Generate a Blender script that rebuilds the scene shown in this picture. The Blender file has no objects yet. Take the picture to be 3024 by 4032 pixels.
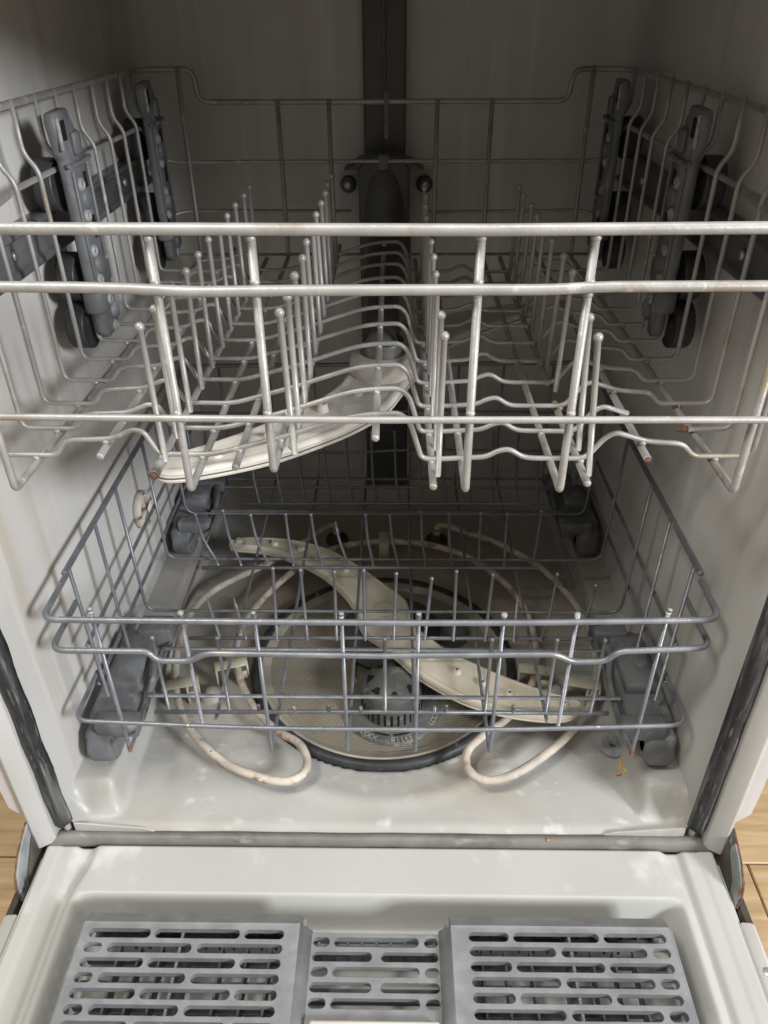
import bpy, bmesh, math, random
from mathutils import Matrix, Vector
random.seed(7)
SC = bpy.context.scene
COL = SC.collection

# ------------------------------------------------------------------ camera
cam = bpy.data.cameras.new("camera"); camo = bpy.data.objects.new("camera", cam); COL.objects.link(camo)
cam.sensor_fit = 'VERTICAL'; cam.sensor_height = 36.0; cam.lens = 27.04
cam.clip_start = 0.01; cam.clip_end = 60
camo.matrix_world = (Matrix.Translation((0.015, -0.425, 0.635)) @ Matrix.Rotation(math.radians(1.016), 4, 'Z')
                     @ Matrix.Rotation(math.radians(90 - 33.693), 4, 'X') @ Matrix.Rotation(math.radians(-0.389), 4, 'Z'))
SC.camera = camo
# ------------------------------------------------------------------ room light (indoors: ceiling lamps, soft room glow)
W = bpy.data.worlds.new("World"); SC.world = W; W.use_nodes = True
W.node_tree.nodes["Background"].inputs[0].default_value = (1.0, 0.875, 0.70, 1)
W.node_tree.nodes["Background"].inputs[1].default_value = 0.30
def area(name, loc, target, size, power, color):
    l = bpy.data.lights.new(name, 'AREA'); l.shape = 'RECTANGLE'; l.size, l.size_y = size; l.energy = power; l.color = color
    o = bpy.data.objects.new(name, l); COL.objects.link(o); o.location = loc
    d = Vector(target) - Vector(loc); o.rotation_euler = d.to_track_quat('-Z', 'Y').to_euler()
    return o
area("window_light", (2.05, -1.60, 1.36), (-.1, 0.05, 0.35), (0.55, 0.55), 95, (0.955, 0.97, 1.0))
area("ceiling_lamp", (0.36, -0.32, 1.98), (0, -.05, 0.1), (0.48, 0.48), 13, (1.0, 0.975, 0.93))
area("ceiling_lamp", (-0.65, -0.52, 1.80), (0, 0.0, 0.1), (0.30, 0.30), 19, (1.0, 0.97, 0.91))
SC.view_settings.view_transform = 'Standard'; SC.view_settings.look = 'None'
SC.view_settings.exposure = 0.08; SC.view_settings.gamma = 1.0

# ------------------------------------------------------------------ materials
def mat(name, col, rough=0.5, var=0.12, vscale=30, bump=0.0, bscale=250, metal=0.0, stain=None, stretch=(1, 1, 1), spots=None, bevel=0.0, ior=1.45):
    m = bpy.data.materials.new(name); m.use_nodes = True; n = m.node_tree.nodes; L = m.node_tree.links
    b = n["Principled BSDF"]; b.inputs["Roughness"].default_value = rough; b.inputs["Metallic"].default_value = metal
    b.inputs["IOR"].default_value = ior
    tc = n.new("ShaderNodeTexCoord")
    def noise(scale, st=(1, 1, 1), detail=5, off=0.0):
        mp = n.new("ShaderNodeMapping"); mp.inputs["Scale"].default_value = st; mp.inputs["Location"].default_value = (off, off * .7, off * 1.3)
        L.new(tc.outputs["Object"], mp.inputs[0])
        t = n.new("ShaderNodeTexNoise"); t.inputs["Scale"].default_value = scale; t.inputs["Detail"].default_value = detail
        L.new(mp.outputs[0], t.inputs["Vector"]); return t.outputs["Fac"]
    def ramp(src, a, c):
        r = n.new("ShaderNodeMapRange"); r.interpolation_type = 'SMOOTHSTEP'
        r.inputs["From Min"].default_value = a; r.inputs["From Max"].default_value = c; L.new(src, r.inputs["Value"]); return r.outputs["Result"]
    def mix(fac, a, c):
        x = n.new("ShaderNodeMix"); x.data_type = 'RGBA'; L.new(fac, x.inputs["Factor"])
        for s, v in ((6, a), (7, c)):
            if isinstance(v, tuple): x.inputs[s].default_value = (*v, 1)
            else: L.new(v, x.inputs[s])
        return x.outputs[2]
    lo = tuple(max(0, c * (1 - var)) for c in col); hi = tuple(min(1, c * (1 + var)) for c in col)
    c = mix(ramp(noise(vscale, stretch), .3, .7), lo, hi)
    if stain:                                             # (colour, threshold, softness, scale, stretch)
        for i, (sc_, th, so, ss, st) in enumerate(stain):
            c = mix(ramp(noise(ss, st, 6, 3.1 * (i + 1)), th, th + so), c, sc_)
    if spots:                                             # (colour, threshold, scale)
        for sc_, th, ss in spots:
            c = mix(ramp(noise(ss, (1, 1, 1), 2, 9.0), th, th + .04), c, sc_)
    L.new(c, b.inputs["Base Color"])
    rr = n.new("ShaderNodeMapRange"); rr.inputs["To Min"].default_value = max(.05, rough - .1); rr.inputs["To Max"].default_value = min(1, rough + .1)
    L.new(noise(vscale * 2.3, (1, 1, 1), 4, 5), rr.inputs["Value"]); L.new(rr.outputs[0], b.inputs["Roughness"])
    nrm = None
    if bevel:
        bv = n.new("ShaderNodeBevel"); bv.samples = 4; bv.inputs["Radius"].default_value = bevel; nrm = bv.outputs[0]
    if bump:
        bp = n.new("ShaderNodeBump"); bp.inputs["Strength"].default_value = bump; bp.inputs["Distance"].default_value = 0.001
        L.new(noise(bscale, (1, 1, 1), 4, 2), bp.inputs["Height"])
        if nrm: L.new(nrm, bp.inputs["Normal"])
        nrm = bp.outputs[0]
    if nrm: L.new(nrm, b.inputs["Normal"])
    return m
M = {}
M['tub'] = mat("tub_plastic", (.455, .450, .432), .42, .05, 9, .06, 60,
               stain=[((.395, .365, .32), .54, .24, 9, (3.2, 3.2, .16)), ((.54, .54, .53), .56, .2, 12, (3, 3, .14))], spots=[((.58, .58, .57), .765, 120)])
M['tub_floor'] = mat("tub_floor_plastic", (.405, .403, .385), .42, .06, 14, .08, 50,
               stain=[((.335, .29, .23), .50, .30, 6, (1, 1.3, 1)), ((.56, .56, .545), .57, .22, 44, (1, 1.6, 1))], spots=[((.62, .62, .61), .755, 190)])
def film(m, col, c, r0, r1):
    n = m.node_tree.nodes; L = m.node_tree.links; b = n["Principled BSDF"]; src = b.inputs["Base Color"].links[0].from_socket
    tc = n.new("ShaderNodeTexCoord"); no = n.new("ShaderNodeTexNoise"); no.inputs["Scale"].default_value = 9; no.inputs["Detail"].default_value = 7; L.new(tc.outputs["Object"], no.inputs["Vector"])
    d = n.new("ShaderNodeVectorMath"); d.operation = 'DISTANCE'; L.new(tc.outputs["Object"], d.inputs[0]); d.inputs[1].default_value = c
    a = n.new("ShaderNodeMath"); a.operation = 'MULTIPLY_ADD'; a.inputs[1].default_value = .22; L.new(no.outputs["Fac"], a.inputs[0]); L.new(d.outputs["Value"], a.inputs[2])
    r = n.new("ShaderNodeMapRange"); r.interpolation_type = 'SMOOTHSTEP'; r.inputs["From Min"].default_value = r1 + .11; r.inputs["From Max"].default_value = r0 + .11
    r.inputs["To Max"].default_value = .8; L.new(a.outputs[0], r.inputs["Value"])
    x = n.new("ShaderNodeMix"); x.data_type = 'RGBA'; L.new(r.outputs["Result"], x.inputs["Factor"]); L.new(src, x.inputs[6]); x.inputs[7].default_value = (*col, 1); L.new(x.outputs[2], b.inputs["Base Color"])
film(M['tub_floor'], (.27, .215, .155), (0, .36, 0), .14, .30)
M['door'] = mat("door_plastic", (.435, .438, .418), .44, .035, 10, .05, 60,
               stain=[((.58, .58, .565), .58, .2, 22, (1, 1, 1)), ((.40, .395, .37), .60, .2, 9, (1, 1, 1))], spots=[((.25, .24, .22), .785, 75)])
M['flange'] = mat("flange_plastic", (.56, .555, .54), .35, .04, 12, .05, 60, spots=[((.35, .33, .3), .76, 80)])
M['flap'] = mat("side_sheet", (.55, .535, .54), .45, .05, 8, .05, 60)
M['upper'] = mat("upper_rack_nylon", (.345, .339, .327), .43, .10, 60, .22, 420, metal=.28,
               stain=[((.26, .21, .155), .58, .14, 18, (1, 1, 1)), ((.50, .49, .47), .62, .1, 70, (1, 1, 1))])
M['lower'] = mat("lower_rack_nylon", (.22, .232, .255), .40, .14, 60, .25, 420, metal=.45,
               stain=[((.33, .315, .29), .59, .14, 26, (1, 1, 1))], spots=[((.5, .5, .5), .72, 160)])
M['rust'] = mat("rust", (.15, .075, .05), .85, .4, 300, .5, 600)
M['burnt'] = mat('burnt_terminal', (.055, .028, .016), .7, .4, 120, .4, 300)
M['bracket'] = mat("bracket_plastic", (.145, .151, .159), .48, .15, 50, .15, 200, stain=[((.27, .275, .28), .55, .18, 60, (1, 1, .6))])
M['scale'] = mat('scaled_bracket_plastic', (.30, .31, .32), .6, .2, 200, .2, 300)
M['wheel'] = mat("wheel_plastic", (.035, .036, .04), .42, .2, 60, .1, 200)
M['rail'] = mat("rail_plastic", (.10, .103, .108), .32, .2, 30, .15, 150, stain=[((.25, .25, .25), .66, .1, 60, (1, 1, 1))])
M['dark'] = mat("duct_plastic", (.078, .08, .082), .42, .15, 30, .1, 150, stain=[((.15, .14, .13), .62, .2, 30, (1, 1, .4))])
M['gasket'] = mat("worn_black_rubber", (.022, .023, .026), .5, .3, 60, .5, 300, stain=[((.15, .15, .145), .47, .22, 170, (1, 1, .05)), ((.24, .24, .22), .58, .16, 320, (1, 1, .10))])
M['sill_rubber'] = mat("grey_rubber", (.165, .157, .142), .5, .14, 40, .2, 160, stain=[((.09, .08, .065), .55, .2, 60, (.3, 1, 1)), ((.30, .29, .27), .60, .15, 70, (.3, 1, 1))])
M['ring'] = mat("ring_rubber", (.035, .037, .04), .5, .3, 60, .3, 220, stain=[((.3, .3, .28), .64, .1, 55, (1, 1, 1))])
M['cream'] = mat("aged_white_plastic", (.64, .615, .565), .5, .06, 20, .08, 120, stain=[((.50, .43, .34), .58, .25, 16, (1, 1, 1))])
M['cream2'] = mat("yellowed_plastic", (.60, .555, .45), .38, .08, 20, .08, 120, stain=[((.42, .33, .2), .60, .25, 16, (1, 1, 1))])
M['rim'] = mat('filter_rim_plastic', (.34, .32, .265), .35, .12, 30, .1, 150)
M['plug'] = mat('vent_plastic', (.50, .455, .41), .5, .08, 40, .1, 150)
M['clip'] = mat("clip_plastic", (.50, .47, .37), .5, .12, 50, .1, 120)
M['element'] = mat("scaled_heating_tube", (.50, .45, .385), .62, .18, 40, .5, 260, stain=[((.30, .17, .10), .57, .12, 34, (1, 1, 1)), ((.64, .59, .53), .56, .15, 60, (1, 1, 1))], spots=[((.05, .03, .02), .71, 190)])
M['cup'] = mat("filter_plastic", (.105, .108, .10), .5, .12, 40, .2, 200, stain=[((.33, .32, .27), .58, .2, 60, (1, 1, 1))])
M['hole'] = mat("dark_hole", (.008, .007, .006), .8, .2, 50)
M['basket'] = mat("basket_plastic", (.195, .202, .212), .45, .14, 45, .2, 260,
               stain=[((.245, .252, .262), .45, .3, 45, (1, 1.6, 1)), ((.38, .39, .40), .64, .2, 200, (1, 2.5, 1))], bevel=.0009)
M['basket_in'] = mat("basket_inner_plastic", (.12, .125, .13), .55, .2, 40, .1, 150, stain=[((.22, .24, .2), .6, .15, 50, (1, 1, 1))])
M['steel'] = mat("galvanised_steel", (.24, .26, .265), .6, .2, 60, .2, 200, metal=.2, stain=[((.05, .04, .035), .56, .12, 40, (1, 1, 1)), ((.22, .09, .04), .63, .08, 50, (1, 1, 1))])
M['grime'] = mat("dark_edge_rubber", (.06, .055, .045), .7, .35, 60, .3, 200, stain=[((.2, .17, .12), .6, .2, 50, (1, 1, 1))])
M['bolt'] = mat("screw_metal", (.5, .5, .48), .35, .1, 60, metal=.7)
M['washer'] = mat("scaled_rubber", (.30, .33, .34), .7, .25, 80, .4, 300, stain=[((.5, .52, .52), .58, .12, 90, (1, 1, 1))])
M['noodle'] = mat("food_scrap", (.72, .46, .05), .5, .12, 90)
M['crumb'] = mat("orange_crumb", (.70, .30, .03), .5, .12, 90)

def wood():
    m = bpy.data.materials.new("wood_floor"); m.use_nodes = True; n = m.node_tree.nodes; L = m.node_tree.links; b = n["Principled BSDF"]
    tc = n.new("ShaderNodeTexCoord"); mp = n.new("ShaderNodeMapping"); mp.inputs["Scale"].default_value = (2.0, 22, 22)
    L.new(tc.outputs["Object"], mp.inputs[0])
    t = n.new("ShaderNodeTexNoise"); t.inputs["Scale"].default_value = 4; t.inputs["Detail"].default_value = 8; t.inputs["Distortion"].default_value = .6
    L.new(mp.outputs[0], t.inputs["Vector"])
    r = n.new("ShaderNodeValToRGB"); r.color_ramp.elements[0].position = .3; r.color_ramp.elements[0].color = (.40, .265, .135, 1)
    r.color_ramp.elements[1].position = .72; r.color_ramp.elements[1].color = (.60, .45, .275, 1)
    L.new(t.outputs["Fac"], r.inputs[0]); L.new(r.outputs[0], b.inputs["Base Color"]); b.inputs["Roughness"].default_value = .4
    return m
M['wood'] = wood()

def mesh_metal():                                        # fine perforated filter plate: holes about a millimetre, too small to model
    m = bpy.data.materials.new("perforated_plate"); m.use_nodes = True; n = m.node_tree.nodes; L = m.node_tree.links; b = n["Principled BSDF"]
    tc = n.new("ShaderNodeTexCoord"); mp = n.new("ShaderNodeMapping"); mp.inputs["Rotation"].default_value = (0, 0, .16)
    L.new(tc.outputs["Object"], mp.inputs[0]); v = n.new("ShaderNodeTexBrick"); L.new(mp.outputs[0], v.inputs["Vector"])
    v.inputs["Scale"].default_value = 1; v.inputs["Brick Width"].default_value = .0028; v.inputs["Row Height"].default_value = .0026
    v.inputs["Mortar Size"].default_value = .00062; v.inputs["Mortar Smooth"].default_value = .3
    v.inputs["Color1"].default_value = (.055, .045, .032, 1); v.inputs["Color2"].default_value = (.085, .07, .05, 1); v.inputs["Mortar"].default_value = (.33, .31, .26, 1)
    t = n.new("ShaderNodeTexNoise"); t.inputs["Scale"].default_value = 25; t.inputs["Detail"].default_value = 6; L.new(tc.outputs["Object"], t.inputs["Vector"])
    mr = n.new("ShaderNodeMapRange"); mr.inputs["From Min"].default_value = .45; mr.inputs["From Max"].default_value = .7; L.new(t.outputs["Fac"], mr.inputs["Value"])
    x = n.new("ShaderNodeMix"); x.data_type = 'RGBA'; L.new(mr.outputs[0], x.inputs["Factor"]); L.new(v.outputs["Color"], x.inputs[6]); x.inputs[7].default_value = (.25, .215, .155, 1)
    L.new(x.outputs[2], b.inputs["Base Color"]); b.inputs["Roughness"].default_value = .55
    return m
M['mesh'] = mesh_metal()

# ------------------------------------------------------------------ object helpers
def obj(name, data, m, parent=None, smooth=True, loc=None):
    if isinstance(data, bmesh.types.BMesh):
        me = bpy.data.meshes.new(name); data.to_mesh(me); data.free()
    elif isinstance(data, tuple):
        me = bpy.data.meshes.new(name); me.from_pydata(data[0], [], data[1]); me.validate()
    else: me = data
    if m is not None and not me.materials: me.materials.append(M[m])
    if smooth:
        for p in me.polygons: p.use_smooth = True
    o = bpy.data.objects.new(name, me); COL.objects.link(o)
    if loc: o.location = loc
    if parent: o.parent = parent
    return o
def thing(name, label, cat, group=None):
    o = bpy.data.objects.new(name, None); o.empty_display_size = .02; COL.objects.link(o); tag(o, label, cat, group); return o
def tag(o, label, cat, group=None):
    o["label"] = label; o["category"] = cat
    if group: o["group"] = group
    return o
def auto_smooth(o, ang=35):
    me = o.data; bm = bmesh.new(); bm.from_mesh(me)
    for e in bm.edges:
        if len(e.link_faces) == 2 and e.calc_face_angle(0) > math.radians(ang): e.smooth = False
    bm.to_mesh(me); bm.free(); return o

def fillet(pts, rad, n=5):
    P = [Vector(p) for p in pts]; out = [P[0]]
    for i in range(1, len(P) - 1):
        r = rad[i] if isinstance(rad, (list, tuple)) else rad
        a, b, c = P[i - 1], P[i], P[i + 1]; u, v = a - b, c - b
        d = min(r, u.length * .48, v.length * .48)
        if d < 1e-5 or u.angle(v) > 3.1: out.append(b); continue
        s, e = b + u.normalized() * d, b + v.normalized() * d
        for k in range(n + 1):
            t = k / n; out.append(s * (1 - t) ** 2 + b * 2 * t * (1 - t) + e * t * t)
    out.append(P[-1]); return out
def tube(pts, r, rad=0.0, seg=9, ball=None, n=5, wob=0.0):
    P = fillet(pts, rad, n) if rad else [Vector(p) for p in pts]
    Q = [P[0]]
    for p in P[1:]:
        if (p - Q[-1]).length > 1e-5: Q.append(p)
    P = Q
    V, F = [], []
    T = [(P[min(i + 1, len(P) - 1)] - P[max(i - 1, 0)]).normalized() for i in range(len(P))]
    ref = Vector((0, 0, 1)) if abs(T[0].z) < .9 else Vector((1, 0, 0))
    nrm = (ref - T[0] * ref.dot(T[0])).normalized()
    rings = []
    def ring(c, t, nn, rr):
        bn = t.cross(nn); i0 = len(V)
        for k in range(seg):
            a = 2 * math.pi * k / seg; V.append(c + (nn * math.cos(a) + bn * math.sin(a)) * rr)
        rings.append(i0)
    def cap(c, t, nn, rr, sign, b):
        R = b or rr
        ks = (0, 1, 2, 3) if not b else (0, 1, 2, 3, 4, 5)
        lst = []
        if not b: lst = [(rr * .55 * math.sin(a), rr * math.cos(a)) for a in (0, .6, 1.1)]
        else:
            a0 = -math.acos(min(1, rr / R)); off = -R * math.sin(a0)
            lst = [(off + R * math.sin(a), R * math.cos(a)) for a in (a0 * .999, a0 * .5, 0, .5, 1.0, 1.35)]
        if sign < 0: lst = lst[::-1]
        for h, q in lst: ring(c + t * h * sign, t, nn, q)
    cap(P[0], T[0], nrm, r, -1, None)
    for i in range(len(P)):
        if i:
            ax = T[i - 1].cross(T[i])
            if ax.length > 1e-8:
                nrm = Matrix.Rotation(T[i - 1].angle(T[i]), 3, ax.normalized()) @ nrm
        ring(P[i], T[i], nrm, r * (1 + (random.uniform(-wob, wob) if wob else 0)))
    cap(P[-1], T[-1], nrm, r, 1, ball)
    for a, b in zip(rings, rings[1:]):
        for k in range(seg): F.append((a + k, a + (k + 1) % seg, b + (k + 1) % seg, b + k))
    F.append(tuple(rings[0] + k for k in range(seg))[::-1]); F.append(tuple(rings[-1] + k for k in range(seg)))
    return [tuple(v) for v in V], F
def dense(pts, step=.02):
    out = []
    for a, b in zip(pts, pts[1:]):
        a, b = Vector(a), Vector(b); n = max(1, int((b - a).length / step))
        out += [a.lerp(b, i / n) for i in range(n)]
    return out + [Vector(pts[-1])]
def box_bm(x0, x1, y0, y1, z0, z1, bev=0.0, seg=2, bm=None):
    own = bm is None
    if own: bm = bmesh.new()
    r = bmesh.ops.create_cube(bm, size=1)
    for v in r['verts']: v.co = Vector(((x0 + x1) / 2 + v.co.x * (x1 - x0), (y0 + y1) / 2 + v.co.y * (y1 - y0), (z0 + z1) / 2 + v.co.z * (z1 - z0)))
    if bev:
        es = list({e for v in r['verts'] for e in v.link_edges})
        bmesh.ops.bevel(bm, geom=es, offset=bev, segments=seg, affect='EDGES', profile=.5)
    return bm
def prism(poly, axis, a, b, bev=0.0, seg=2):
    """poly in the two other axes, extruded along axis from a to b"""
    bm = bmesh.new()
    def co(p, h):
        return {'x': (h, p[0], p[1]), 'y': (p[0], h, p[1]), 'z': (p[0], p[1], h)}[axis]
    A = [bm.verts.new(co(p, a)) for p in poly]; B = [bm.verts.new(co(p, b)) for p in poly]
    bm.faces.new(A[::-1]); bm.faces.new(B)
    for i in range(len(poly)):
        j = (i + 1) % len(poly); bm.faces.new((A[i], A[j], B[j], B[i]))
    bmesh.ops.recalc_face_normals(bm, faces=bm.faces[:])
    if bev: bmesh.ops.bevel(bm, geom=bm.edges[:], offset=bev, segments=seg, affect='EDGES', profile=.5)
    return bm
def lathe(prof, c, axis='z', seg=32, a0=0, a1=2 * math.pi):
    V, F = [], []; full = abs(a1 - a0 - 2 * math.pi) < 1e-4; n = seg if full else seg + 1
    for r, h in prof:
        for k in range(n):
            a = a0 + (a1 - a0) * k / seg; u, v = r * math.cos(a), r * math.sin(a)
            V.append({'z': (c[0] + u, c[1] + v, c[2] + h), 'x': (c[0] + h, c[1] + u, c[2] + v), 'y': (c[0] + u, c[1] + h, c[2] + v)}[axis])
    for i in range(len(prof) - 1):
        for k in range(n if full else n - 1):
            j = (k + 1) % n; F.append((i * n + k, i * n + j, (i + 1) * n + j, (i + 1) * n + k))
    return V, F
def fixn(o):
    bm = bmesh.new(); bm.from_mesh(o.data); bmesh.ops.remove_doubles(bm, verts=bm.verts, dist=1e-6); bmesh.ops.recalc_face_normals(bm, faces=bm.faces[:]); bm.to_mesh(o.data); bm.free(); return o
def sst(a, b, x):
    t = max(0.0, min(1.0, (x - a) / (b - a))); return t * t * (3 - 2 * t)
def grid(xs, ys, fz):
    V = [(x, y, fz(x, y)) for y in ys for x in xs]; n = len(xs)
    F = [(j * n + i, j * n + i + 1, (j + 1) * n + i + 1, (j + 1) * n + i) for j in range(len(ys) - 1) for i in range(n - 1)]
    return V, F
def lin(a, b, n): return [a + (b - a) * i / n for i in range(n + 1)]
def crom(P, k=6, closed=True):
    out = []; n = len(P)
    for i in range(n if closed else n - 1):
        g = lambda q: Vector(P[q % n]) if closed else Vector(P[max(0, min(n - 1, q))])
        p0, p1, p2, p3 = g(i - 1), g(i), g(i + 1), g(i + 2)
        for s in range(k):
            t = s / k
            out.append(.5 * ((2 * p1) + (p2 - p0) * t + (2 * p0 - 5 * p1 + 4 * p2 - p3) * t * t + (3 * p1 - p0 - 3 * p2 + p3) * t ** 3))
    if not closed: out.append(Vector(P[-1]))
    return out
def slab(outline, prof, k=4):
    P = crom([Vector((*p, 0)) for p in outline], k); n = len(P)
    area2 = sum(P[i].x * P[(i + 1) % n].y - P[(i + 1) % n].x * P[i].y for i in range(n)); sg = 1 if area2 > 0 else -1
    N = []
    for i in range(n):
        t = (P[(i + 1) % n] - P[i - 1]).normalized(); N.append(Vector((-t.y, t.x, 0)) * sg)
    V, F = [], []
    rad = []
    for i in range(n):
        a, b = P[i] - P[i - 1], P[(i + 1) % n] - P[i]; th = (a.x * b.y - a.y * b.x) * sg / max(1e-12, a.length * b.length)
        rad.append((a.length + b.length) / 2 / th if th > 1e-3 else 1.0)
    rad = [min(rad[(i + d) % n] for d in range(-4, 5)) for i in range(n)]
    for z, ins in prof:
        ii = [min(ins, r * .55) if ins > 0 else ins for r in rad]
        for _ in range(6): ii = [(ii[i - 1] + ii[i] + ii[(i + 1) % n]) / 3 for i in range(n)]
        for i in range(n): q = P[i] + N[i] * ii[i]; V.append((q.x, q.y, z))
    for j in range(len(prof) - 1):
        for i in range(n):
            a = (i + 1) % n; F.append((j * n + i, j * n + a, (j + 1) * n + a, (j + 1) * n + i))
    bm = bmesh.new(); vs = [bm.verts.new(v) for v in V]
    for f in F: bm.faces.new([vs[i] for i in f])
    caps = [bm.faces.new(vs[:n]), bm.faces.new(vs[(len(prof) - 1) * n:])]
    bmesh.ops.triangulate(bm, faces=caps, ngon_method='EAR_CLIP')
    bmesh.ops.recalc_face_normals(bm, faces=bm.faces[:])
    return bm
def text_mesh(txt, size, depth):
    c = bpy.data.curves.new("lettering", 'FONT'); c.body = txt; c.size = size; c.extrude = depth; c.align_x = 'CENTER'; c.resolution_u = 3
    o = bpy.data.objects.new("lettering_tmp", c); COL.objects.link(o); dg = bpy.context.evaluated_depsgraph_get()
    me = bpy.data.meshes.new_from_object(o.evaluated_get(dg)); bpy.data.objects.remove(o); me.materials.clear(); return me

# ================================================================== the wooden floor
fl = obj('floor', grid([-1.6, 1.6], [-1.6, 1.6], lambda x, y: -.152), 'grime', smooth=False); fl["kind"] = "structure"
pl = None
for r_ in range(-6, 7):
    y0 = .053 + r_ * .19
    for k in range(-1, 2):
        x0 = -.35 + k * 1.1 + (r_ % 3) * .37
        if pl is None: pl = obj('plank', box_bm(0, 1.0985, 0, .1885, -.02, 0, .0012, 1), 'wood', fl, False, (x0, y0, -.13))
        else:
            o = pl.copy(); COL.objects.link(o); o.location = (x0, y0, -.13 + random.uniform(-.0003, .0003))

# ================================================================== dishwasher
DW = thing('dishwasher', 'open grey plastic dishwasher tub with its door folded down', 'dishwasher'); DW.location = (0, 0, 0)
XW, YB, ZT = .285, .575, .69
plan = fillet([(-XW, -.002, 0), (-XW, YB, 0), (XW, YB, 0), (XW, -.002, 0)], [0, .05, .05, 0], 10)
V, F = [], []
zs = lin(-.03, ZT, 24)
for z in zs: V += [(p.x, p.y, z) for p in plan]
n = len(plan)
for j in range(len(zs) - 1):
    for i in range(n - 1): F.append((j * n + i, j * n + i + 1, (j + 1) * n + i + 1, (j + 1) * n + i))
o = obj('tub_wall', (V, F), 'tub', DW)
md = o.modifiers.new("thickness", 'SOLIDIFY'); md.thickness = .004; md.offset = -1
for p in o.data.polygons: p.use_smooth = True
obj('tub_ceiling', box_bm(-XW - .02, XW + .02, -.02, YB + .01, ZT, ZT + .006), 'tub', DW, False)
def floor_z(x, y):
    ax = abs(x)
    z = -.002
    z += .030 * sst(.240, .252, ax) * sst(.012, .034, y)                  # wheel ledges
    z += .050 * sst(.262, .292, ax) ** 2 * (1 - sst(.012, .034, y)) * .6  # bowl corners at the front
    z -= .0022 * sst(.010, .0, y)
    z += .05 * sst(.525, .58, y) ** 2
    z += .006 * sst(.23, .05, math.hypot(x * .9, y - .24)) * -1
    r = math.hypot(x - .002, y - .218)
    z -= .012 * sst(.151, .146, r)
    z += .0025 * math.exp(-((r - .185) / .01) ** 2)                       # faint pressed ring
    return z
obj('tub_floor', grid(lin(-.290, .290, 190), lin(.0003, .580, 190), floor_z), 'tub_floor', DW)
for s in (-1, 1):
    # front flange beside the opening, loose side sheet, worn black door gasket
    pr = [(s * .3105, -.016), (s * .3115, .02), (s * .2875, .02), (s * .2875, .0015), (s * .2945, .0015), (s * .2945, -.010), (s * .3075, -.018)]
    obj('side_flange', prism(pr, 'z', -.006, ZT, .0012, 2), 'flange', DW)
    sh = [(s * .3085, .70), (s * .3085, .034), (s * .3155, .037), (s * .3235, .046), (s * .3245, .070), (s * .3245, .70)]
    obj('side_sheet', prism(sh, 'y', -.012, -.0105), 'flap', DW, False)
    gp = []
    V, F = [], []
    prof = [(s * .2940, .0012), (s * .2930, -.0065), (s * .2890, -.0090), (s * .2850, -.0080), (s * .2810, -.0040), (s * .2795, .0005), (s * .2840, .0015)]
    zz = lin(.012, ZT - .003, 110)
    for z in zz:
        w = .0005 * math.sin(z * 90) + random.uniform(-.00022, .00022)
        V += [(p[0] + w * .5, p[1] + w, z) for p in prof]
    k = len(prof)
    for j in range(len(zz) - 1):
        for i in range(k): F.append((j * k + i, j * k + (i + 1) % k, (j + 1) * k + (i + 1) % k, (j + 1) * k + i))
    F += [tuple(range(k)), tuple((len(zz) - 1) * k + i for i in range(k))]
    fixn(obj('gasket', (V, F), 'gasket', DW))
    # dark sealing groove behind it
    obj('gasket_groove', box_bm(*sorted((s * .2946, s * .2862)), -.001, .003, .004, ZT), 'hole', DW, False)
    # moulded wedge in the bottom corner
    obj('corner_flap', prism([(s * .2790, -.003), (s * .2790, .0085), (s * .258, .0060), (s * .215, .0010), (s * .206, -.003)], 'y', -.0012, .0002), 'tub', DW, False)
    # plastic rail for the upper rack
    rp = [(s * .2845, .459), (s * .268, .459), (s * .268, .464), (s * .273, .466), (s * .273, .485), (s * .268, .487), (s * .268, .492), (s * .2845, .492)]
    obj('rail', prism(rp, 'y', .015, .535, .0012, 1), 'rail', DW)
    for yy in (.16, .30, .44):
        fixn(obj('rail_screw', lathe([(0, 0), (.0042, 0), (.0042, s * -.002), (.003, s * -.003), (0, s * -.003)], (s * .273, yy, .4755), 'x', 14), 'bolt', DW))
    # hinge plate with its arm
    hp = [(-.014, .028), (-.025, .0235), (-.038, .0175), (-.051, .006), (-.0555, -.005), (-.0555, -.024), (-.050, -.05), (.01, -.05), (.01, .028)]
    h = obj('hinge', prism(hp, 'x', s * .3105, s * .3130, .0005, 1), 'steel', DW)
    obj('hinge_rust_edge', tube(dense([(s * .3128, y, z) for y, z in hp[:6]], .004), .0009, .0, 6, wob=.35), 'rust', h)
    obj('hinge_arm', prism([(-.004, .020), (-.020, .012), (-.040, -.008), (-.05, -.045), (-.01, -.045)], 'x', s * .3085, s * .3104, .0004, 1), 'grime', h)
# bottom rubber lip between tub and door
V, F = [], []
xs = lin(-.303, .303, 120); prof = [(-.0003, -.0030), (-.004, -.0012), (-.0075, -.0018), (-.0103, -.0050), (-.0108, -.0120), (-.008, -.016), (-.0003, -.016)]
for x in xs:
    e = sst(.262, .303, abs(x)); w = .0003 * math.sin(x * 37) + .0002 * math.sin(x * 91 + 1)
    V += [(x, y - .003 * e * (i in (2, 3, 4)), z + w + .0025 * e * math.sin(abs(x) * 160)) for i, (y, z) in enumerate(prof)]
k = len(prof)
for j in range(len(xs) - 1):
    for i in range(k): F.append((j * k + i, j * k + (i + 1) % k, (j + 1) * k + (i + 1) % k, (j + 1) * k + i))
F += [tuple(range(k)), tuple((len(xs) - 1) * k + i for i in range(k))]
fixn(obj('sill_gasket', (V, F), 'sill_rubber', DW))
obj('sill_base', box_bm(-.303, .303, -.030, -.0005, -.055, -.0165), 'grime', DW, False)

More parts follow.
